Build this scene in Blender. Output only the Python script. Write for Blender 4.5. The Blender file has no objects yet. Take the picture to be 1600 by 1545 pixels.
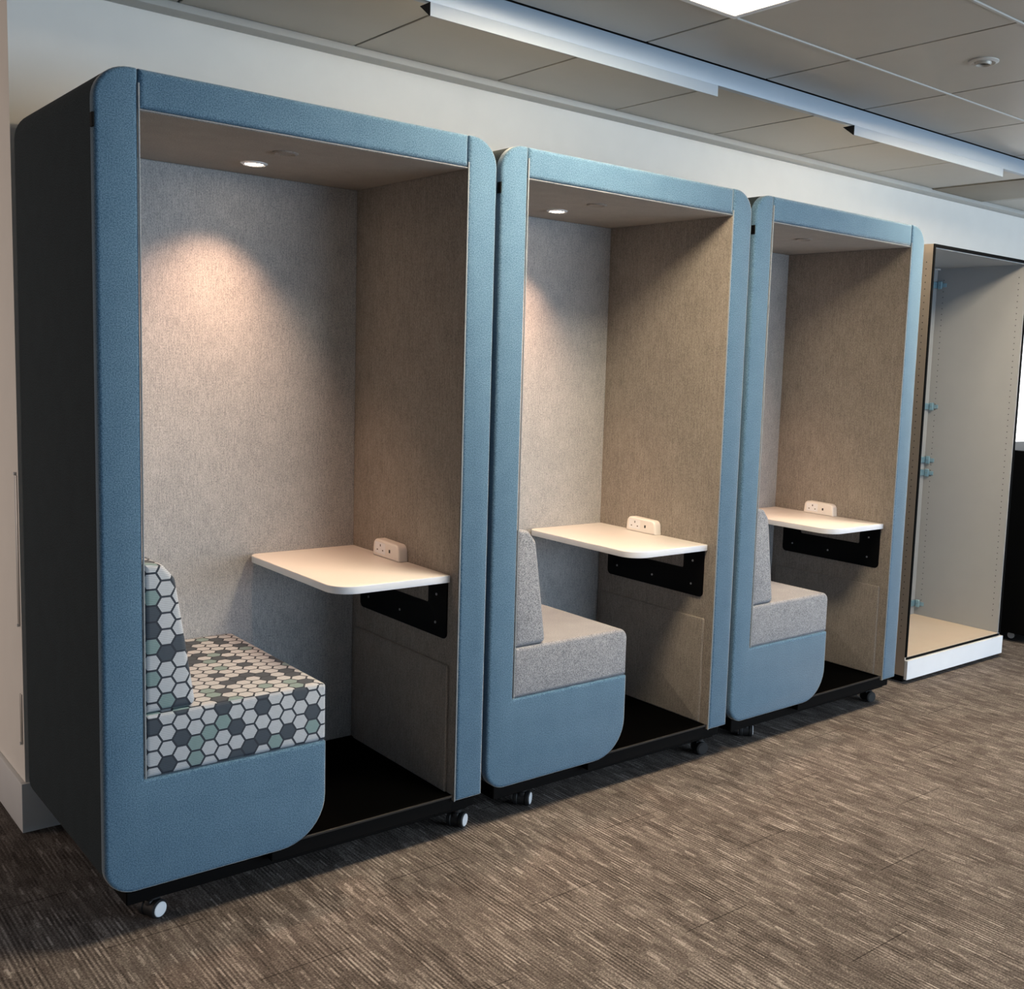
import bpy, bmesh, math, random
from mathutils import Vector, Matrix
random.seed(7)
S = bpy.context.scene
COL = S.collection

# ------------------------------------------------------------------ camera
def make_camera():
    cx, cy, cz = -0.78025, -2.76186, 1.53693
    yaw, pitch, roll = -0.7222, -0.1118, 0.0382
    f, px, py = 1673.12, 951.01, 756.79
    c, s = math.cos(yaw), math.sin(yaw)
    fwd = Vector((-s*math.cos(pitch), c*math.cos(pitch), math.sin(pitch)))
    right = Vector((c, s, 0)); up = right.cross(fwd)
    r = right*math.cos(roll)+up*math.sin(roll); u = -right*math.sin(roll)+up*math.cos(roll)
    cam = bpy.data.cameras.new('camera'); o = bpy.data.objects.new('camera', cam); COL.objects.link(o)
    m = Matrix.Identity(4)
    for i in range(3):
        m[i][0] = r[i]; m[i][1] = u[i]; m[i][2] = -fwd[i]
    m[0][3], m[1][3], m[2][3] = cx, cy, cz
    o.matrix_world = m
    cam.sensor_fit = 'HORIZONTAL'; cam.sensor_width = 36
    cam.lens = f*36/1600; cam.shift_x = (800-px)/1600; cam.shift_y = (py-772.5)/1600
    cam.clip_start = .05; cam.clip_end = 100
    S.camera = o
make_camera()

# ------------------------------------------------------------------ view, world, big lights
S.view_settings.view_transform = 'Standard'
S.view_settings.look = 'None'
S.view_settings.gamma = 1
S.view_settings.use_curve_mapping = False
S.view_settings.exposure = 0.0
S.cycles.use_denoising = True
S.cycles.max_bounces = 8
w = bpy.data.worlds.new('daylight'); S.world = w; w.use_nodes = True
w.node_tree.nodes['Background'].inputs[0].default_value = (.74, .87, 1.0, 1)
w.node_tree.nodes['Background'].inputs[1].default_value = .24

def area(name, loc, target, sx, sy, power, col):
    l = bpy.data.lights.new(name, 'AREA'); l.shape = 'RECTANGLE'; l.size = sx; l.size_y = sy
    l.energy = power; l.color = col
    o = bpy.data.objects.new(name, l); COL.objects.link(o); o.location = loc
    o.rotation_euler = (Vector(target)-Vector(loc)).to_track_quat('-Z', 'Y').to_euler()
    return o
# daylight through the glazing on the far side of the office, behind the photographer
area('window_daylight', (4.9, -6.2, 1.35), (2.0, 0, .8), 6.5, 1.7, 330, (.66, .83, 1.0))
# added warm fill lamp to brighten the left wall return, no source seen
area('office_glow', (-3.5, 3.4, 1.1), (0, 2.2, 1.0), 2.0, 1.4, 55, (1.0, .78, .64))

# ------------------------------------------------------------------ shader helpers
def nmat(name):
    m = bpy.data.materials.new(name); m.use_nodes = True
    nt = m.node_tree; b = nt.nodes['Principled BSDF']
    return m, nt, b
def N(nt, t, **kw):
    n = nt.nodes.new(t)
    for k, v in kw.items():
        if k.startswith('i_'):
            n.inputs[int(k[2:])].default_value = v
        else: setattr(n, k, v)
    return n
def L(nt, a, b): nt.links.new(a, b)
def math_(nt, op, a, b=None, c=None):
    n = N(nt, 'ShaderNodeMath', operation=op)
    for i, v in enumerate((a, b, c)):
        if v is None: continue
        if isinstance(v, (int, float)): n.inputs[i].default_value = v
        else: L(nt, v, n.inputs[i])
    return n.outputs[0]
def vmath(nt, op, a, b=None, c=None):
    n = N(nt, 'ShaderNodeVectorMath', operation=op)
    for i, v in enumerate((a, b, c)):
        if v is None: continue
        if isinstance(v, (tuple, list)): n.inputs[i].default_value = v
        else: L(nt, v, n.inputs[i])
    return n
def ramp(nt, fac, stops, interp='LINEAR'):
    r = N(nt, 'ShaderNodeValToRGB'); r.color_ramp.interpolation = interp
    e = r.color_ramp.elements
    while len(e) < len(stops): e.new(.5)
    for i, (p, c) in enumerate(stops):
        e[i].position = p; e[i].color = (*c, 1)
    L(nt, fac, r.inputs[0]); return r.outputs[0]
def bump(nt, b, h, strength=.2, dist=.002):
    n = N(nt, 'ShaderNodeBump'); n.inputs['Strength'].default_value = strength; n.inputs['Distance'].default_value = dist
    L(nt, h, n.inputs['Height']); L(nt, n.outputs[0], b.inputs['Normal'])
def plain(name, col, rough=.5, metal=0, spec=.5):
    m, nt, b = nmat(name)
    tc = N(nt, 'ShaderNodeTexCoord'); no = N(nt, 'ShaderNodeTexNoise'); no.inputs['Scale'].default_value = 9; no.inputs['Detail'].default_value = 4
    L(nt, tc.outputs['Object'], no.inputs['Vector'])
    k = ramp(nt, no.outputs[0], [(.3, tuple(c*.985 for c in col)), (.7, tuple(min(1, c*1.015) for c in col))])
    L(nt, k, b.inputs['Base Color'])
    b.inputs['Roughness'].default_value = rough; b.inputs['Metallic'].default_value = metal
    b.inputs['Specular IOR Level'].default_value = spec
    return m
def fabric(name, lo, hi, sc=(700, 700, 700), sheen=.25, streak=None, blotch=.12):
    m, nt, b = nmat(name)
    tc = N(nt, 'ShaderNodeTexCoord')
    v = vmath(nt, 'MULTIPLY', tc.outputs['Object'], sc)
    n1 = N(nt, 'ShaderNodeTexNoise'); n1.inputs['Scale'].default_value = 1; n1.inputs['Detail'].default_value = 2
    L(nt, v.outputs[0], n1.inputs['Vector'])
    f = n1.outputs[0]
    if streak:
        v2 = vmath(nt, 'MULTIPLY', tc.outputs['Object'], streak)
        n2 = N(nt, 'ShaderNodeTexNoise'); n2.inputs['Scale'].default_value = 1; n2.inputs['Detail'].default_value = 3
        L(nt, v2.outputs[0], n2.inputs['Vector'])
        f = math_(nt, 'ADD', math_(nt, 'MULTIPLY', f, .66), math_(nt, 'MULTIPLY', n2.outputs[0], .34))
    n3 = N(nt, 'ShaderNodeTexNoise'); n3.inputs['Scale'].default_value = 14; n3.inputs['Detail'].default_value = 3
    L(nt, tc.outputs['Object'], n3.inputs['Vector'])
    f = math_(nt, 'ADD', f, math_(nt, 'MULTIPLY', math_(nt, 'SUBTRACT', n3.outputs[0], .5), blotch))
    L(nt, ramp(nt, f, [(.35, lo), (.65, hi)]), b.inputs['Base Color'])
    b.inputs['Roughness'].default_value = .92; b.inputs['Specular IOR Level'].default_value = .15 if hi[1] > .03 else 0
    b.inputs['Sheen Weight'].default_value = sheen; b.inputs['Sheen Roughness'].default_value = .35; b.inputs['Sheen Tint'].default_value = (1, .96, .88, 1)
    bump(nt, b, n1.outputs[0], .35, .0012)
    return m

def hex_fabric(name):
    m, nt, b = nmat(name)
    H = .0425
    uv = N(nt, 'ShaderNodeTexCoord').outputs['UV']
    sx = N(nt, 'ShaderNodeSeparateXYZ'); L(nt, uv, sx.inputs[0])
    cb = N(nt, 'ShaderNodeCombineXYZ'); L(nt, math_(nt, 'ADD', math_(nt, 'DIVIDE', sx.outputs[1], H), 100.3), cb.inputs[0]); L(nt, math_(nt, 'ADD', math_(nt, 'DIVIDE', sx.outputs[0], H), 100.2), cb.inputs[1])
    s = (1, math.sqrt(3), 1); h = (.5, math.sqrt(3)/2, 0)
    def cell(p):
        mo = vmath(nt, 'MODULO', p, s)
        return vmath(nt, 'SUBTRACT', mo.outputs[0], h).outputs[0]
    p = cb.outputs[0]
    A = cell(p); B = cell(vmath(nt, 'SUBTRACT', p, h).outputs[0])
    la = vmath(nt, 'LENGTH', A).outputs['Value']; lb = vmath(nt, 'LENGTH', B).outputs['Value']
    pick = math_(nt, 'LESS_THAN', la, lb)
    mix = N(nt, 'ShaderNodeMix', data_type='VECTOR')
    L(nt, pick, mix.inputs[0]); L(nt, B, mix.inputs[4]); L(nt, A, mix.inputs[5])
    g = mix.outputs[1]
    idv = vmath(nt, 'SUBTRACT', p, g).outputs[0]
    idr = vmath(nt, 'SNAP', vmath(nt, 'ADD', idv, (.05, .05, 0)).outputs[0], (.25, .4330127, 1)).outputs[0]
    wn = N(nt, 'ShaderNodeTexWhiteNoise', noise_dimensions='2D'); L(nt, idr, wn.inputs['Vector'])
    ab = vmath(nt, 'ABSOLUTE', g).outputs[0]
    dt = vmath(nt, 'DOT_PRODUCT', ab, (.5, .8660254, 0)).outputs['Value']
    sg = N(nt, 'ShaderNodeSeparateXYZ'); L(nt, ab, sg.inputs[0])
    d = math_(nt, 'MAXIMUM', sg.outputs[0], dt)
    edge = math_(nt, 'GREATER_THAN', d, .437)
    cell_c = ramp(nt, wn.outputs['Value'], [(0, (.46, .50, .55)), (.66, (.050, .068, .092)), (.87, (.20, .30, .31))], 'CONSTANT')
    # woven stripes inside the light cells
    st = math_(nt, 'SINE', math_(nt, 'MULTIPLY', sx.outputs[1], 2*math.pi/.0047))
    nz = N(nt, 'ShaderNodeTexNoise'); nz.inputs['Scale'].default_value = 90; L(nt, uv, nz.inputs['Vector'])
    k = math_(nt, 'ADD', .92, math_(nt, 'MULTIPLY', math_(nt, 'ADD', st, math_(nt, 'SUBTRACT', nz.outputs[0], .5)), .17))
    mc = vmath(nt, 'SCALE', cell_c); L(nt, k, mc.inputs[3])
    mx = N(nt, 'ShaderNodeMix', data_type='RGBA'); L(nt, edge, mx.inputs[0]); L(nt, mc.outputs[0], mx.inputs[6]); mx.inputs[7].default_value = (.022, .032, .048, 1)
    L(nt, mx.outputs[2], b.inputs['Base Color'])
    b.inputs['Roughness'].default_value = .85; b.inputs['Sheen Weight'].default_value = .05
    return m

def carpet_mat():
    m, nt, b = nmat('carpet')
    tc = N(nt, 'ShaderNodeTexCoord'); s = N(nt, 'ShaderNodeSeparateXYZ'); L(nt, tc.outputs['Object'], s.inputs[0])
    X, Y = s.outputs[0], s.outputs[1]
    def streaks(wx, ly, seed):
        col = math_(nt, 'FLOOR', math_(nt, 'DIVIDE', X, wx))
        w1 = N(nt, 'ShaderNodeTexWhiteNoise', noise_dimensions='1D'); L(nt, math_(nt, 'ADD', col, seed), w1.inputs['W'])
        row = math_(nt, 'FLOOR', math_(nt, 'ADD', math_(nt, 'DIVIDE', Y, ly), math_(nt, 'MULTIPLY', w1.outputs['Value'], 17.0)))
        c = N(nt, 'ShaderNodeCombineXYZ'); L(nt, col, c.inputs[0]); L(nt, row, c.inputs[1]); c.inputs[2].default_value = seed
        w2 = N(nt, 'ShaderNodeTexWhiteNoise', noise_dimensions='3D'); L(nt, c.outputs[0], w2.inputs['Vector'])
        return w2.outputs['Value']
    a = streaks(.0044, .075, 3.1); c = streaks(.0088, .15, 8.7)
    def blocks(bx, by, seed):
        tx = math_(nt, 'FLOOR', math_(nt, 'DIVIDE', X, bx))
        w0 = N(nt, 'ShaderNodeTexWhiteNoise', noise_dimensions='1D'); L(nt, math_(nt, 'ADD', tx, seed), w0.inputs['W'])
        ty = math_(nt, 'FLOOR', math_(nt, 'ADD', math_(nt, 'DIVIDE', Y, by), math_(nt, 'MULTIPLY', w0.outputs['Value'], 9.0)))
        cc = N(nt, 'ShaderNodeCombineXYZ'); L(nt, tx, cc.inputs[0]); L(nt, ty, cc.inputs[1]); cc.inputs[2].default_value = seed
        wt = N(nt, 'ShaderNodeTexWhiteNoise', noise_dimensions='3D'); L(nt, cc.outputs[0], wt.inputs['Vector'])
        return wt.outputs['Value']
    wt = blocks(.25, 1.0, 1.3); wp = blocks(.045, .13, 5.9); wq = blocks(.075, .17, 7.3); wr = blocks(.022, .07, 2.2)
    # fine combed ribs, strong in some patches only
    rib = math_(nt, 'SINE', math_(nt, 'MULTIPLY', X, 2*math.pi/.0116))
    rib = math_(nt, 'MULTIPLY', rib, math_(nt, 'MULTIPLY', math_(nt, 'POWER', wq, 1.5), .13))
    dash = math_(nt, 'MULTIPLY', math_(nt, 'GREATER_THAN', streaks(.0058, .05, 12.4), .94), .16)
    nz = N(nt, 'ShaderNodeTexNoise'); nz.inputs['Scale'].default_value = 190; nz.inputs['Detail'].default_value = 2; L(nt, tc.outputs['Object'], nz.inputs['Vector'])
    nb = N(nt, 'ShaderNodeTexNoise'); nb.inputs['Scale'].default_value = 2.2; nb.inputs['Detail'].default_value = 3; L(nt, tc.outputs['Object'], nb.inputs['Vector'])
    f = math_(nt, 'ADD', math_(nt, 'MULTIPLY', a, .15), .095)
    f = math_(nt, 'ADD', f, math_(nt, 'MULTIPLY', nz.outputs[0], .62))
    f = math_(nt, 'ADD', f, math_(nt, 'ADD', rib, dash))
    for q_, k_ in ((wt, .05), (wp, .10), (wr, .10), (nb.outputs[0], .12)):
        f = math_(nt, 'ADD', f, math_(nt, 'MULTIPLY', math_(nt, 'SUBTRACT', q_, .5), k_))
    # tile joints every half metre
    jy = math_(nt, 'LESS_THAN', math_(nt, 'FRACT', math_(nt, 'DIVIDE', math_(nt, 'ADD', Y, math_(nt, 'MULTIPLY', math_(nt, 'FLOOR', math_(nt, 'DIVIDE', X, .25)), .37)), 1.0)), .004)
    f = math_(nt, 'SUBTRACT', f, math_(nt, 'MULTIPLY', jy, .22))
    L(nt, ramp(nt, f, [(.22, (.038, .032, .030)), (.42, (.108, .092, .084)), (.56, (.186, .162, .149)), (.78, (.42, .38, .355))]), b.inputs['Base Color'])
    b.inputs['Roughness'].default_value = .95; b.inputs['Specular IOR Level'].default_value = .1
    bump(nt, b, math_(nt, 'ADD', a, nz.outputs[0]), .5, .003)
    return m

M = {}
M['blue'] = fabric('blue_wool', (.047, .108, .180), (.130, .235, .340), sc=(330, 330, 330), sheen=1.0)
M['char'] = fabric('charcoal_wool', (.012, .020, .026), (.036, .052, .062), sc=(330, 330, 330), sheen=.05)
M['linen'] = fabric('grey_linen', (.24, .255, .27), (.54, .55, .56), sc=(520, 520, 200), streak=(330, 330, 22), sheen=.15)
M['taupe'] = fabric('taupe_linen', (.165, .15, .138), (.37, .335, .30), sc=(520, 520, 200), streak=(330, 330, 22), sheen=.12)  # same lining linen, with warmer, dimmer light put into its colour
M['seat'] = fabric('grey_melange', (.13, .14, .16), (.42, .43, .46), sc=(430, 430, 330), sheen=.2)
M['hex'] = hex_fabric('hexagon_weave')
M['pipe'] = fabric('pale_piping', (.20, .235, .26), (.33, .36, .39))
M['cap'] = plain('white_wheel_cap', (.90, .92, .95), .3)
M['black'] = plain('black_metal', (.0012, .0012, .0014), .6, spec=.10)
M['mat'] = fabric('black_floor_mat', (.0008, .0008, .0009), (.003, .003, .003), sheen=0)
M['rubber'] = plain('black_rubber', (.012, .012, .013), .6)
M['chrome'] = plain('bright_cap', (.85, .87, .90), .25, .35)
M['screw'] = plain('screw_metal', (.35, .35, .36), .35, .8)
M['white'] = plain('white_laminate', (.80, .79, .78), .35)
M['wedge'] = plain('white_edge', (.86, .89, .94), .3)
M['plastic'] = plain('white_plastic', (.84, .82, .80), .3)
M['hole'] = plain('dark_hole', (.03, .03, .03), .8)
M['paint'] = plain('white_wall_paint', (.88, .85, .80), .75, spec=.2)
M['skirt'] = plain('white_gloss_paint', (.76, .77, .78), .4)
M['tile'] = plain('metal_ceiling_tile', (.46, .43, .38), .42, .15)
M['tile2'] = plain('warm_ceiling_panel', (.30, .26, .20), .6)
M['tbar'] = plain('ceiling_grid', (.55, .54, .51), .5)
M['void'] = plain('ceiling_void', (.012, .012, .012), .9)
M['rail'] = plain('white_rail_metal', (.34, .41, .49), .4, .1)
M['cab'] = plain('grey_melamine', (.33, .355, .38), .45)
M['caboak'] = plain('tan_melamine', (.58, .49, .40), .5)
M['hinge'] = plain('zinc_hinge', (.30, .48, .58), .3, .6)
M['alu'] = plain('satin_aluminium', (.52, .50, .47), .4, .5)
M['carpet'] = carpet_mat()
def emis(name, col, st):
    m, nt, b = nmat(name); b.inputs['Emission Color'].default_value = (*col, 1); b.inputs['Emission Strength'].default_value = st
    b.inputs['Base Color'].default_value = (.9, .9, .9, 1); return m
M['bright'] = emis('bright_frosted_pane', (.95, .98, 1.0), 2.2)  # pane itself glows in place of the bright outdoors
M['panel'] = emis('lit_diffuser', (1.0, .79, .54), 60)
M['strip'] = emis('lit_strip', (1.0, .84, .62), 22)
M['bulb'] = emis('lit_bulb', (1.0, .78, .58), 40)
gm, nt_, b_ = nmat('window_glass'); b_.inputs['Transmission Weight'].default_value = 1; b_.inputs['Roughness'].default_value = 0; b_.inputs['IOR'].default_value = 1.45
M['glass'] = gm

# ------------------------------------------------------------------ mesh helpers
def finish(name, bm, mats, parent=None, angle=35, loc=None):
    bmesh.ops.recalc_face_normals(bm, faces=bm.faces)
    me = bpy.data.meshes.new(name); bm.to_mesh(me); bm.free()
    if not isinstance(mats, (list, tuple)): mats = [mats]
    for m in mats: me.materials.append(m)
    me.shade_smooth(); me.set_sharp_from_angle(angle=math.radians(angle))
    o = bpy.data.objects.new(name, me); COL.objects.link(o)
    if parent is not None: o.parent = parent
    if loc: o.location = loc
    return o
def empty(name, label, cat, loc=(0, 0, 0), rz=0, group=None):
    o = bpy.data.objects.new(name, None); COL.objects.link(o); o.location = loc; o.rotation_euler = (0, 0, rz)
    o.empty_display_size = .1
    o['label'] = label; o['category'] = cat
    if group: o['group'] = group
    return o
def tag(o, label, cat, group=None):
    o['label'] = label; o['category'] = cat
    if group: o['group'] = group
    return o
def struct(o): o['kind'] = 'structure'; return o
def box(bm, x0, x1, y0, y1, z0, z1, bev=0, seg=2, mi=0):
    v = [bm.verts.new((x, y, z)) for x in (x0, x1) for y in (y0, y1) for z in (z0, z1)]
    q = [(0, 1, 3, 2), (4, 6, 7, 5), (0, 4, 5, 1), (2, 3, 7, 6), (0, 2, 6, 4), (1, 5, 7, 3)]
    fs = [bm.faces.new([v[i] for i in f]) for f in q]
    for f in fs: f.material_index = mi
    if bev:
        es = list({e for f in fs for e in f.edges})
        r = bmesh.ops.bevel(bm, geom=es, offset=bev, segments=seg, affect='EDGES', profile=.5, clamp_overlap=True)
        for f in r['faces']: f.material_index = mi
class Outline(list):
    spec = None; n = 8
def fillet(pts, n=8):
    """pts: (u, v, r) corners -> dense outline"""
    out = Outline(); out.spec = [tuple(p) for p in pts]; out.n = n
    k = len(pts)
    for i in range(k):
        p = Vector(pts[i][:2]); r = pts[i][2]
        if r <= 0: out.append(p); continue
        a = (Vector(pts[i-1][:2])-p).normalized(); b = (Vector(pts[(i+1) % k][:2])-p).normalized()
        ang = a.angle(b); t = r/math.tan(ang/2)
        c = p+(a+b).normalized()*(r/math.sin(ang/2))
        s = p+a*t; e = p+b*t
        a0 = math.atan2(s.y-c.y, s.x-c.x); a1 = math.atan2(e.y-c.y, e.x-c.x)
        d = (a1-a0+math.pi) % (2*math.pi)-math.pi
        for j in range(n+1):
            th = a0+d*j/n; out.append(c+Vector((math.cos(th), math.sin(th)))*r)
    return out
def miter(pts, off):
    area = sum(pts[i-1].x*pts[i].y-pts[i].x*pts[i-1].y for i in range(len(pts)))
    sg = 1 if area > 0 else -1
    out = []; conv = []
    k = len(pts)
    for i in range(k):
        e1 = (pts[i]-pts[i-1]).normalized(); e2 = (pts[(i+1) % k]-pts[i]).normalized()
        n1 = Vector((-e1.y, e1.x))*sg; n2 = Vector((-e2.y, e2.x))*sg
        n = n1+n2
        out.append(pts[i]+n/max(n.length_squared/2, .4)*off)
        conv.append((e1.x*e2.y-e1.y*e2.x)*sg > 0)
    return out, conv
def inset(pts, off):
    if getattr(pts, 'spec', None) is None: return miter(pts, off)[0]
    P, conv = miter([Vector(q[:2]) for q in pts.spec], off)
    return fillet([(p.x, p.y, 0 if q[2] <= 0 else (max(q[2]-off, .0002) if c else q[2]+off)) for p, q, c in zip(P, pts.spec, conv)], pts.n)
AX = {'y': lambda u, v, w: (u, w, v), 'x': lambda u, v, w: (w, u, v), 'z': lambda u, v, w: (u, v, w)}
def slab(bm, pts, w0, w1, r0=0, r1=0, axis='y', seg=4, mi=0):
    """extrude outline along an axis from w0 to w1, rounding the rims by r0 / r1"""
    rings = []
    d = 1 if w1 > w0 else -1
    if r0 > 0:
        for j in range(seg+1):
            t = math.pi/2*j/seg; rings.append((r0*(1-math.sin(t)), w0+d*r0*(1-math.cos(t))))
    else: rings.append((0, w0))
    if r1 > 0:
        for j in range(seg+1):
            t = math.pi/2*j/seg; rings.append((r1*(1-math.cos(t)), w1-d*r1*(1-math.sin(t))))
    else: rings.append((0, w1))
    f = AX[axis]; V = []
    for off, wv in rings:
        P = inset(pts, off) if off > 1e-9 else pts
        V.append([bm.verts.new(f(p.x, p.y, wv)) for p in P])
    k = len(pts); fs = []
    for a, b in zip(V, V[1:]):
        for i in range(k): fs.append(bm.faces.new((a[i-1], a[i], b[i], b[i-1])))
    fs.append(bm.faces.new(V[0])); fs.append(bm.faces.new(V[-1][::-1]))
    for x in fs: x.material_index = mi
def cyl(bm, c, r, h, axis='z', n=24, mi=0, bev=0, r2=None):
    pts = [Vector((r*math.cos(2*math.pi*i/n), r*math.sin(2*math.pi*i/n))) for i in range(n)]
    f = {'z': lambda p, w: (c[0]+p.x, c[1]+p.y, c[2]+w), 'x': lambda p, w: (c[0]+w, c[1]+p.x, c[2]+p.y), 'y': lambda p, w: (c[0]+p.x, c[1]+w, c[2]+p.y)}[axis]
    r2 = r if r2 is None else r2
    rings = [(1, 0), (r2/r, h)] if not bev else [(1-bev/r, 0), (1, bev), (r2/r, h-bev), ((r2-bev)/r, h)]
    V = [[bm.verts.new(f(p*s, w)) for p in pts] for s, w in rings]
    fs = []
    for a, b in zip(V, V[1:]):
        for i in range(n): fs.append(bm.faces.new((a[i-1], a[i], b[i], b[i-1])))
    fs += [bm.faces.new(V[0]), bm.faces.new(V[-1][::-1])]
    for x in fs: x.material_index = mi
def ring(bm, c, ro, ri, h, n=32, mi=0):
    prof = [(ri, 0), (ro, 0), (ro, -h*.4), ((ro+ri)/2, -h), (ri, -h*.6)]
    V = [[bm.verts.new((c[0]+r*math.cos(2*math.pi*i/n), c[1]+r*math.sin(2*math.pi*i/n), c[2]+z)) for i in range(n)] for r, z in prof]
    for j in range(len(V)):
        a, b = V[j-1], V[j]
        for i in range(n): bm.faces.new((a[i-1], a[i], b[i], b[i-1])).material_index = mi
def tube(bm, path, r, n=8, mi=0):
    P = [Vector(p) for p in path]; V = []
    for i, p in enumerate(P):
        d = (P[min(i+1, len(P)-1)]-P[max(i-1, 0)]).normalized()
        a = d.orthogonal().normalized() if abs(d.y) > .99 else d.cross(Vector((0, 1, 0))).normalized()
        b = d.cross(a)
        V.append([bm.verts.new(p+(a*math.cos(2*math.pi*k/n)+b*math.sin(2*math.pi*k/n))*r) for k in range(n)])
    for a, b in zip(V, V[1:]):
        for i in range(n): bm.faces.new((a[i-1], a[i], b[i], b[i-1])).material_index = mi
    bm.faces.new(V[0]); bm.faces.new(V[-1][::-1])
def box_uv(o):
    me = o.data; uv = me.uv_layers.new(name='uv')
    for p in me.polygons:
        n = p.normal
        for li in p.loop_indices:
            c = me.vertices[me.loops[li].vertex_index].co
            if abs(n.z) > .72: uv.data[li].uv = (c.x, c.y)
            elif abs(n.y) > .3: uv.data[li].uv = (c.x, c.z)
            else: uv.data[li].uv = (c.y, c.z)

# ------------------------------------------------------------------ the room
WY = .857       # wall behind the pods
WX = .010       # outside corner of that wall
CZ = 2.605      # ceiling
bm = bmesh.new(); box(bm, -6, 9, -9, 5, -.05, 0); struct(finish('floor', bm, M['carpet']))
# window hole far right in the back wall
wx0, wx1, wz0, wz1 = 5.45, 7.5, .92, 2.0
bm = bmesh.new()
box(bm, WX, wx0, WY, WY+.15, 0, CZ); box(bm, wx1, 9, WY, WY+.15, 0, CZ)
box(bm, wx0, wx1, WY, WY+.15, 0, wz0); box(bm, wx0, wx1, WY, WY+.15, wz1, CZ)
struct(finish('wall_back', bm, M['paint']))
bm = bmesh.new(); box(bm, WX, WX+.15, WY+.15, 5, 0, CZ); struct(finish('wall_left', bm, M['paint']))
bm = bmesh.new()
fr = .05
box(bm, wx0, wx0+fr, WY+.03, WY+.10, wz0, wz1, .004); box(bm, wx1-fr, wx1, WY+.03, WY+.10, wz0, wz1, .004)
box(bm, wx0+fr, wx1-fr, WY+.03, WY+.10, wz0, wz0+fr, .004); box(bm, wx0+fr, wx1-fr, WY+.03, WY+.10, wz1-fr, wz1, .004)
win = struct(finish('window_1', bm, M['skirt']))
bm = bmesh.new(); box(bm, wx0+fr, wx1-fr, WY+.06, WY+.066, wz0+fr, wz1-fr); finish('pane', bm, M['bright'], win)
# baseboards round the outside corner
bm = bmesh.new()
prof = fillet([(0, 0, 0), (.014, 0, 0), (.014, .150, 0), (.006, .162, .004), (0, .162, 0)], 3)
box(bm, WX-.014, 9, WY-.014, WY, 0, .16, .003); struct(finish('baseboard_back', bm, M['skirt']))
bm = bmesh.new(); box(bm, WX-.014, WX, WY, 5, 0, .16, .003); struct(finish('baseboard_left', bm, M['skirt']))
# cornice
bm = bmesh.new(); box(bm, WX-.06, 9, .778, WY, 2.583, CZ+.01, .002); struct(finish('trim_1', bm, M['tbar']))

# ceiling: metal tiles 0.606 m square with open joints, white grid bars along x
bm = bmesh.new()
T = .606; X0 = 1.722; Y0 = -.418
box(bm, -6, 9, -9, 5, CZ+.012, CZ+.05, mi=1)
g = .0045
rows = [(Y0-T*(k+1), Y0-T*k) for k in range(13)]
lights = {(-1, 0), (3, 0)}
def tile(x0, x1, y0, y1, mi=0): box(bm, x0+g, x1-g, y0+g, y1-g, CZ, CZ+.013, .0015, 1, mi)
for r, (y0, y1) in enumerate(rows):
    for i in range(-12, 12):
        if (i, r) in lights: continue
        x = X0+T*i
        tile(x, x+T, y0, y1)
for i in range(-12, 12):
    x = X0+T*i
    tile(x, x+T, Y0, -.024)
    xs_ = 1.075+T*i
    dark = 5 < 0
    tile(xs_, xs_+T, .062, .778)
for k in range(8):
    tile(-6, WX, .857+T*k, .857+T*(k+1))
for k in range(13):
    y = Y0-T*k
    box(bm, -6, 9, y-.0035, y+.0055, CZ-.004, CZ+.012, 0, 1, 2)
struct(finish('ceiling', bm, [M['tile'], M['void'], M['tbar']]))
# thin darker brown sheet just under the wall-side strip, far right
bm = bmesh.new(); box(bm, 4.72, 5.26, .07, .776, CZ-.006, CZ-.0005, .002); struct(finish('trim_2', bm, M['tile2']))

# long ceiling rail with lower hanging sections
rail = empty('ceiling_rail', 'long pale metal rail running along the ceiling above the pods', 'ceiling rail', (-5, -.02, 2.537))
bm = bmesh.new()
box(bm, 0, 14, 0, .012, 0, .066, .001); box(bm, 0, 14, .012, .078, .018, .066, .001)
finish('rail_body', bm, M['rail'], rail)
for (a_, b_) in ((.894, 2.083), (2.890, 4.073)):
    bm = bmesh.new()
    P = [Vector((0, .0)), Vector((0, -.038)), Vector((.004, -.038)), Vector((.058, .0))]
    slab(bm, P, a_+5, b_+5, 0, 0, 'x', 1)
    o = finish('lower_section', bm, [M['rail'], M['void']], rail)
    for p in o.data.polygons:
        if abs(p.normal.x) > .9 or p.normal.y > .3: p.material_index = 1
    bm = bmesh.new()
    slab(bm, [Vector((.020, -.0285)), Vector((.056, -.003)), Vector((.0572, -.0046)), Vector((.0212, -.0301))], a_+5.02, b_+4.98, 0, 0, 'x', 1)
    finish('light_strip', bm, M['strip'], o)

# square lit panels
def ceiling_light(i, r, label):
    x = X0+T*i; y = Y0-T*(r+1)
    t = empty('ceiling_light', label, 'ceiling light', (x, y, CZ), group='square ceiling lights')
    bm = bmesh.new()
    for (a_, b_, c_, d_) in ((.004, T-.004, .004, .03), (.004, T-.004, T-.03, T-.004), (.004, .03, .03, T-.03), (T-.03, T-.004, .03, T-.03)):
        box(bm, a_, b_, c_, d_, -.010, .02, .002, 1)
    finish('frame', bm, M['skirt'], t)
    bm = bmesh.new(); box(bm, .03, T-.03, .03, T-.03, .005, .010); finish('diffuser', bm, M['panel'], t)
    return t
ceiling_light(-1, 0, 'square lit ceiling panel cut by the top edge of the photo')
ceiling_light(3, 0, 'square lit ceiling panel beyond the right edge, over the open cabinet')

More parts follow.
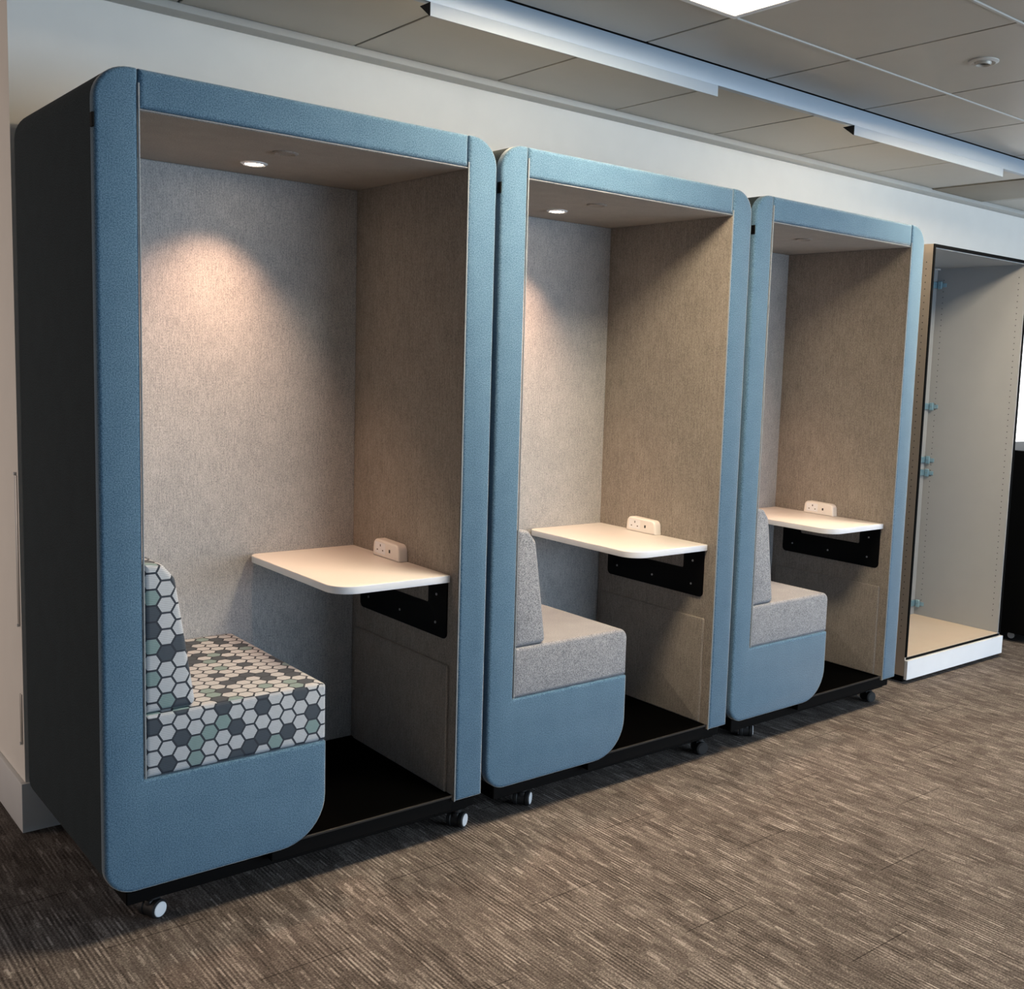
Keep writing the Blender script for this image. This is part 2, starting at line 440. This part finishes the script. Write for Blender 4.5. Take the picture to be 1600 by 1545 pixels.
det = empty('ceiling_speaker', 'small round ceiling fitting in a dark tile near the top right corner', 'ceiling speaker', (2.625, -.735, CZ))
bm = bmesh.new(); ring(bm, (0, 0, 0), .050, .030, .008); finish('outer_ring', bm, M['tbar'], det)
bm = bmesh.new(); ring(bm, (0, 0, 0), .028, .019, .014); finish('inner_ring', bm, M['tile'], det)
bm = bmesh.new(); cyl(bm, (0, 0, -.004), .0195, .005, n=24); finish('centre', bm, M['void'], det)

# slim grey strip along the wall corner behind the first pod
cs = empty('corner_strip', 'thin grey metal strip on the beige wall edge left of the first pod', 'metal strip', (WX, .872, .28))
bm = bmesh.new()
box(bm, -.003, 0, 0, .022, .38, .85, .001); box(bm, -.003, 0, 0, .02, .0, .16, .001); finish('strip', bm, M['alu'], cs)
for z in (.0, .38, .855):
    bm = bmesh.new(); cyl(bm, (-.007, .012, z), .005, .006, 'x', 12); finish('screw', bm, M['skirt'], cs)

# ------------------------------------------------------------------ the pods
H = 2.2; zb = .13; zin = 2.1003; zf = .150; zn = .4263; zs = .597; a = .1007; W = 1.1542; xi = W-.1072; xs = .606; yb = .685; D = .791
def caster(parent, x, y, turn, capmat):
    c = bpy.data.objects.new('caster', None); 
    bm = bmesh.new()
    cyl(bm, (0, 0, .052), .016, .024, 'z', 16); box(bm, -.011, .011, -.02, .02, .018, .052, .006)
    cyl(bm, (-.021, 0, .026), .0235, .042, 'x', 20, bev=.003)
    c = finish('caster', bm, M['rubber'], parent); c.location = (x, y, 0); c.rotation_euler = (0, 0, turn)
    for s in (-1, 1):
        bm = bmesh.new(); cyl(bm, (s*.021-.008, 0, .026), .0258, .016, 'x', 28, bev=.003); finish('wheel', bm, M['rubber'], c)
        bm = bmesh.new(); cyl(bm, (s*.0285-(.0025), 0, .026), .0205, .005, 'x', 28, bev=.0015); finish('wheel_cap', bm, capmat, c)
    return c

def cushion(r, mat, pod):
    bm = bmesh.new(); slab(bm, fillet([(a+.0025, zn+.001, .004), (xs, zn+.001, .006), (xs, zs, r), (a+.0025, zs, .01)], 8), .004, yb-.002, .012, .008)
    return finish('seat_cushion', bm, mat, pod)
def make_pod():
    pod = empty('meeting_pod', '', 'booth')
    # --- blue front
    bm = bmesh.new()
    L_ = fillet([(0, zb, .075), (xs, zb, .135), (xs, zn, .006), (a, zn, 0), (a, H, .006), (0, H, .085)], 10)
    slab(bm, L_, .030, 0, 0, .011)
    finish('front_panel', bm, M['blue'], pod)
    bm = bmesh.new()
    R_ = fillet([(xi+.006, zb, 0), (W, zb, .004), (W, H, .085), (xi+.002, H, .006)], 10)
    slab(bm, R_, .030, 0, 0, .011)
    finish('right_post', bm, M['blue'], pod)
    bm = bmesh.new()
    T_ = fillet([(a+.001, zin+.006, .004), (xi+.001, zin+.006, .004), (xi+.001, H, .004), (a+.001, H, .004)], 4)
    slab(bm, T_, .030, 0, 0, .013)
    finish('top_rail', bm, M['blue'], pod)
    # --- charcoal shell
    bm = bmesh.new()
    slab(bm, fillet([(.0, zb, .075), (a-.008, zb, 0), (a-.008, H, 0), (0, H, .085)], 10), .031, D-.045)
    finish('side_panel', bm, M['char'], pod)
    bm = bmesh.new()
    slab(bm, fillet([(xi+.008, zb, 0), (W, zb, .02), (W, H, .085), (xi+.008, H, 0)], 10), .031, D-.045)
    finish('side_panel', bm, M['char'], pod)
    bm = bmesh.new()
    box(bm, a-.007, xi+.007, .031, D-.045, zin+.02, H); finish('roof', bm, M['char'], pod)
    bm = bmesh.new()
    slab(bm, fillet([(0, zb, .075), (W, zb, .075), (W, H, .085), (0, H, .085)], 10), D-.0445, D, 0, .03)
    finish('back_panel', bm, M['char'], pod)
    # --- linings
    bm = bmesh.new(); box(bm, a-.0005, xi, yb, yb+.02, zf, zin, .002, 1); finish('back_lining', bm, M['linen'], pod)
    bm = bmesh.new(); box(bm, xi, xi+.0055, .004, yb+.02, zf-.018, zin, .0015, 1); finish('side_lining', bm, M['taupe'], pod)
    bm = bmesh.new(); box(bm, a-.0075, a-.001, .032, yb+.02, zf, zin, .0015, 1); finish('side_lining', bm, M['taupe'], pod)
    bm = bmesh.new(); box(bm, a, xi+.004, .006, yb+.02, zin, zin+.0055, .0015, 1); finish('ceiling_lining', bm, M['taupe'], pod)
    # raised pad under the table
    bm = bmesh.new()
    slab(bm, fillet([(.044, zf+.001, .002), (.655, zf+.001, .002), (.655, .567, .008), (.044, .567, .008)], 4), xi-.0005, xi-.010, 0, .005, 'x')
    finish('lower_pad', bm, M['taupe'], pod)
    # --- piping round the opening
    bm = bmesh.new()
    tube(bm, [(a+.001, .001, zn+.003), (a+.001, .001, 1.2), (a+.001, .001, H-.035)], .0026)
    tube(bm, [(a+.003, .003, zin+.003), (xi-.001, .003, zin+.003)], .0013)
    tube(bm, [(xi+.002, .001, zb+.002), (xi+.002, .001, 1.2), (xi+.002, .001, zin+.02)], .0026)
    finish('piping', bm, M['pipe'], pod)
    # fabric loop tag on the seam
    bm = bmesh.new(); box(bm, -.004, .001, .001, .019, 2.046, 2.080, .001, 1); finish('seam_tag', bm, M['black'], pod)
    # --- black base tray and mat
    bm = bmesh.new()
    box(bm, .065, W-.02, .050, D-.03, .072, zb-.001, .003, 1); box(bm, xs-.16, xi-.001, .012, yb, zb-.03, zf-.006, .002, 1); box(bm, xi-.05, W-.008, .034, D-.05, .085, zb-.001, .002, 1)
    finish('base_tray', bm, M['black'], pod)
    bm = bmesh.new(); box(bm, xs-.12, xi, .012, yb, zf-.006, zf, .001, 1); finish('floor_mat', bm, M['mat'], pod)
    bm = bmesh.new(); box(bm, xs-.14, xi, .006, .012, zf-.006, zf+.001, .0008, 1); finish('threshold_strip', bm, M['alu_dark'], pod)
    # --- bench
    bm = bmesh.new(); slab(bm, fillet([(a-.007, zb+.004, 0), (xs-.005, zb+.004, .133), (xs-.005, zn-.001, .004), (a-.007, zn-.001, 0)], 10), .031, yb); finish('seat_base', bm, M['blue'], pod)
    c = cushion(.014, M['hex'], pod); box_uv(c)
    bm = bmesh.new()
    slab(bm, fillet([(a+.003, zs+.001, .004), (.236, zs+.001, .018), (.184, .945, .03), (.152, .984, .02), (a+.003, .992, .002)], 6), .006, yb-.003, .014, .01)
    c = finish('backrest', bm, M['hex'], pod); box_uv(c)
    # --- table
    tx, ty, tz = .6576, .046, .8584
    bm = bmesh.new()
    o_ = fillet([(tx, ty, .075), (xi-.001, ty, .003), (xi-.001, yb-.001, 0), (tx, yb-.001, .035)], 10)
    slab(bm, o_, tz-.0235, tz-.0015, .002, 0, 'z', 2, 0)
    t = finish('table_top', bm, M['wedge'], pod)
    bm = bmesh.new(); slab(bm, inset(o_, .0008), tz-.0016, tz, 0, .0012, 'z', 2); finish('laminate_surface', bm, M['white'], t)
    bm = bmesh.new()
    slab(bm, fillet([(.060, .834, 0), (.060, .648, .02), (.622, .648, .02), (.622, .834, 0), (.515, .834, 0), (.515, .749, .008), (.170, .749, .008), (.170, .834, 0)], 5), xi-.0005, xi-.005, 0, .001, 'x', 2)
    for y in (.10, .57): box(bm, tx+.09, xi-.005, y-.015, y+.015, .8295, .8345, .001, 1)
    br = finish('table_bracket', bm, M['black'], pod)
    for (y, z) in ((.345, .690), (.122, .693), (.118, .785), (.560, .692), (.56, .785)):
        bm = bmesh.new(); cyl(bm, (xi-.0075, y, z), .0042, .0028, 'x', 10); finish('screw', bm, M['screw'], br)
    # power unit standing at the back of the table
    bm = bmesh.new()
    slab(bm, fillet([(.306, tz, .004), (.482, tz, .004), (.476, tz+.060, .024), (.312, tz+.056, .024)], 7), xi-.0015, xi-.036, .002, .007, 'x', 5)
    pw = finish('power_socket', bm, M['plastic'], pod)
    bm = bmesh.new()
    xf = xi-.0366
    box(bm, xf, xf+.002, .425, .430, tz+.036, tz+.044, 0)
    box(bm, xf, xf+.002, .444, .451, tz+.022, tz+.026, 0); box(bm, xf, xf+.002, .408, .415, tz+.022, tz+.026, 0)
    finish('socket_pin_holes', bm, M['hole'], pw)
    bm = bmesh.new(); box(bm, xf, xf+.002, .362, .372, tz+.022, tz+.034, .001, 1); finish('usb_port', bm, M['hole'], pw)
    bm = bmesh.new(); slab(bm, fillet([(.396, tz+.012, .003), (.464, tz+.012, .003), (.464, tz+.050, .003), (.396, tz+.050, .003)], 3), xi-.0355, xi-.0364, 0, .0004, 'x', 1); finish('socket_plate', bm, M['wedge'], pw)
    # --- ceiling fittings
    bm = bmesh.new(); ring(bm, (.585, .467, zin), .040, .027, .006); dl = finish('downlight', bm, M['chrome'], pod)
    bm = bmesh.new(); cyl(bm, (.585, .467, zin-.004), .026, .003, 'z', 28); finish('bulb', bm, M['bulb'], dl)
    bm = bmesh.new(); ring(bm, (.575, .225, zin), .036, .022, .005); sn = finish('motion_sensor', bm, M['taupe'], pod)
    bm = bmesh.new(); cyl(bm, (.575, .225, zin-.003), .0215, .0035, 'z', 24); finish('sensor_lens', bm, M['taupe'], sn)
    return pod
M['alu_dark'] = plain('dark_aluminium', (.03, .027, .025), .5, .5)

def copy_tree(o, parent=None):
    c = o.copy(); COL.objects.link(c); c.parent = parent
    for ch in list(o.children): copy_tree(ch, c)
    return c
proto = make_pod()
labels = ['blue and charcoal pod nearest the camera, with hexagon patterned seat',
          'middle blue fabric pod with plain grey seat, between two other pods',
          'farthest blue fabric pod with plain grey seat, beside the open empty cabinet']
pl = [(0, 0, 0), (1.1712, .0017, -.0003), (2.3385, -.0048, .0076)]
pods = [proto]
for i in (1, 2):
    p = copy_tree(proto); pods.append(p)
    me_c = None
    for ch in p.children:
        if ch.name.startswith(('seat_cushion', 'backrest')):
            if ch.name.startswith('seat_cushion'):
                t_ = cushion(.036, M['seat'], None); ch.data = t_.data; bpy.data.objects.remove(t_)
            else:
                ch.data = ch.data.copy(); ch.data.materials[0] = M['seat']
turns = [[(.147, .098, -1.15), (1.118, .088, -1.0), (.15, .66, .3), (1.03, .66, .4)],
         [(.225, .10, -.88), (1.10, .09, 1.25), (.15, .66, .5), (1.03, .66, .1)],
         [(.24, .12, -.78), (1.09, .10, 1.3), (.15, .66, .2), (1.03, .66, .6)]]
for i, p in enumerate(pods):
    p.location = (pl[i][0], pl[i][1], 0); p.rotation_euler = (0, 0, pl[i][2])
    p['label'] = labels[i]; p['group'] = 'row of fabric meeting pods'
    for (x, y, t) in turns[i]: caster(p, x, y, t, M['rubber'] if (i > 0 and x > 1) else M['cap'])
    l = bpy.data.lights.new('pod_spot', 'SPOT'); l.energy = 46; l.color = (1.0, .58, .36); l.spot_size = math.radians(92); l.spot_blend = 1.0; l.shadow_soft_size = .02
    o = bpy.data.objects.new('pod_spot', l); COL.objects.link(o); o.parent = p
    o.location = (.585, .467, zin-.012)
    o.rotation_euler = Vector((-.17, .09, -1)).to_track_quat('-Z', 'Y').to_euler()

# ------------------------------------------------------------------ open cabinet
cx0, cx1, cy0, cy1 = 3.812, 4.735, .158, .712
cab = empty('storage_cabinet', 'tall open empty beige cabinet with black front edge and white plinth, right of the pods', 'cabinet', (cx0, cy0, 0))
cw = cx1-cx0; cd = cy1-cy0; ct = 2.169; cb = .137
def hole_panel(name, x0, x1, cols, face_x, mat, parent):
    bm = bmesh.new(); box(bm, x0, x1, .006, cd, .04, ct, .0008, 1)
    for (y) in cols:
        k = 0
        z = cb+.09
        while z < ct-.06:
            cyl(bm, (face_x-(.0006 if face_x >= x1-1e-6 else .0006), y, z), .0028, .0012, 'x', 8, 1); z += .032
    return finish(name, bm, [mat, M['hole']], parent)
hole_panel('side_panel', 0, .018, [.038], 0, M['caboak'], cab)
hole_panel('side_panel', cw-.018, cw, [.045, cd-.055], cw-.018, M['cab'], cab)
bm = bmesh.new(); box(bm, .018, cw-.018, cd-.012, cd, cb-.02, ct-.018); finish('back_board', bm, M['cab'], cab)
bm = bmesh.new(); box(bm, .018, cw-.018, .006, cd-.012, ct-.02, ct, .0008, 1); finish('top_board', bm, M['cab'], cab)
bm = bmesh.new(); box(bm, .018, cw-.018, .006, cd-.012, cb-.018, cb, .0008, 1); finish('bottom_board', bm, M['caboak'], cab)
bm = bmesh.new()
box(bm, 0, .014, 0, .0065, cb, ct, .0008, 1); box(bm, cw-.012, cw, 0, .0065, cb, ct, .0008, 1)
box(bm, .012, cw-.012, 0, .0065, ct-.016, ct, .0008, 1); box(bm, .012, cw-.012, 0, .0065, cb-.014, cb-.003, .0008, 1)
finish('black_edging', bm, M['black'], cab)
bm = bmesh.new(); box(bm, .0, cw+.006, -.014, .004, .024, .122, .001, 1); finish('plinth_board', bm, M['wedge'], cab)
bm = bmesh.new(); box(bm, .03, cw-.02, .03, cd, 0, .045); finish('plinth_base', bm, M['black'], cab)
for z in (2.055, 1.365, 1.055, .98, .205):
    bm = bmesh.new()
    x = cw-.018
    box(bm, x-.005, x, cd-.075, cd-.013, z-.011, z+.011, .001, 1)
    box(bm, x-.014, x-.003, cd-.050, cd-.024, z-.022, z+.022, .003, 1)
    box(bm, x-.045, x-.008, cd-.022, cd-.013, z-.018, z+.018, .002, 1)
    h = finish('hinge_plate', bm, M['hinge'], cab)
    bm = bmesh.new(); cyl(bm, (x-.0155, cd-.037, z), .003, .002, 'x', 8); finish('screw', bm, M['screw'], h)
bm = bmesh.new(); box(bm, cw-.05, cw-.018, cd-.03, cd-.013, ct-.029, ct-.021, .001, 1); finish('top_clip', bm, M['chrome'], cab)

# ------------------------------------------------------------------ dark storage unit seen past the cabinet
dk = empty('black_storage_unit', 'black storage unit on casters at the right edge, below the bright window', 'storage unit', (5.10, .03, 0))
bm = bmesh.new(); box(bm, 0, 1.3, 0, .75, .055, 1.13, .004, 1); finish('body', bm, M['black'], dk)
bm = bmesh.new(); box(bm, .01, .64, -.018, -.001, .065, 1.12, .003, 1); d = finish('door', bm, M['black'], dk)
bm = bmesh.new(); box(bm, .60, .612, -.036, -.018, .5, .7, .003, 1); finish('handle', bm, M['alu_dark'], d)
bm = bmesh.new(); box(bm, .65, 1.29, -.018, -.001, .065, 1.12, .003, 1); d = finish('door', bm, M['black'], dk)
bm = bmesh.new(); box(bm, .66, .672, -.036, -.018, .5, .7, .003, 1); finish('handle', bm, M['alu_dark'], d)
for x in (.10, 1.2):
    for y in (.06, .30, .68): caster(dk, x, y, .3, M['chrome'])
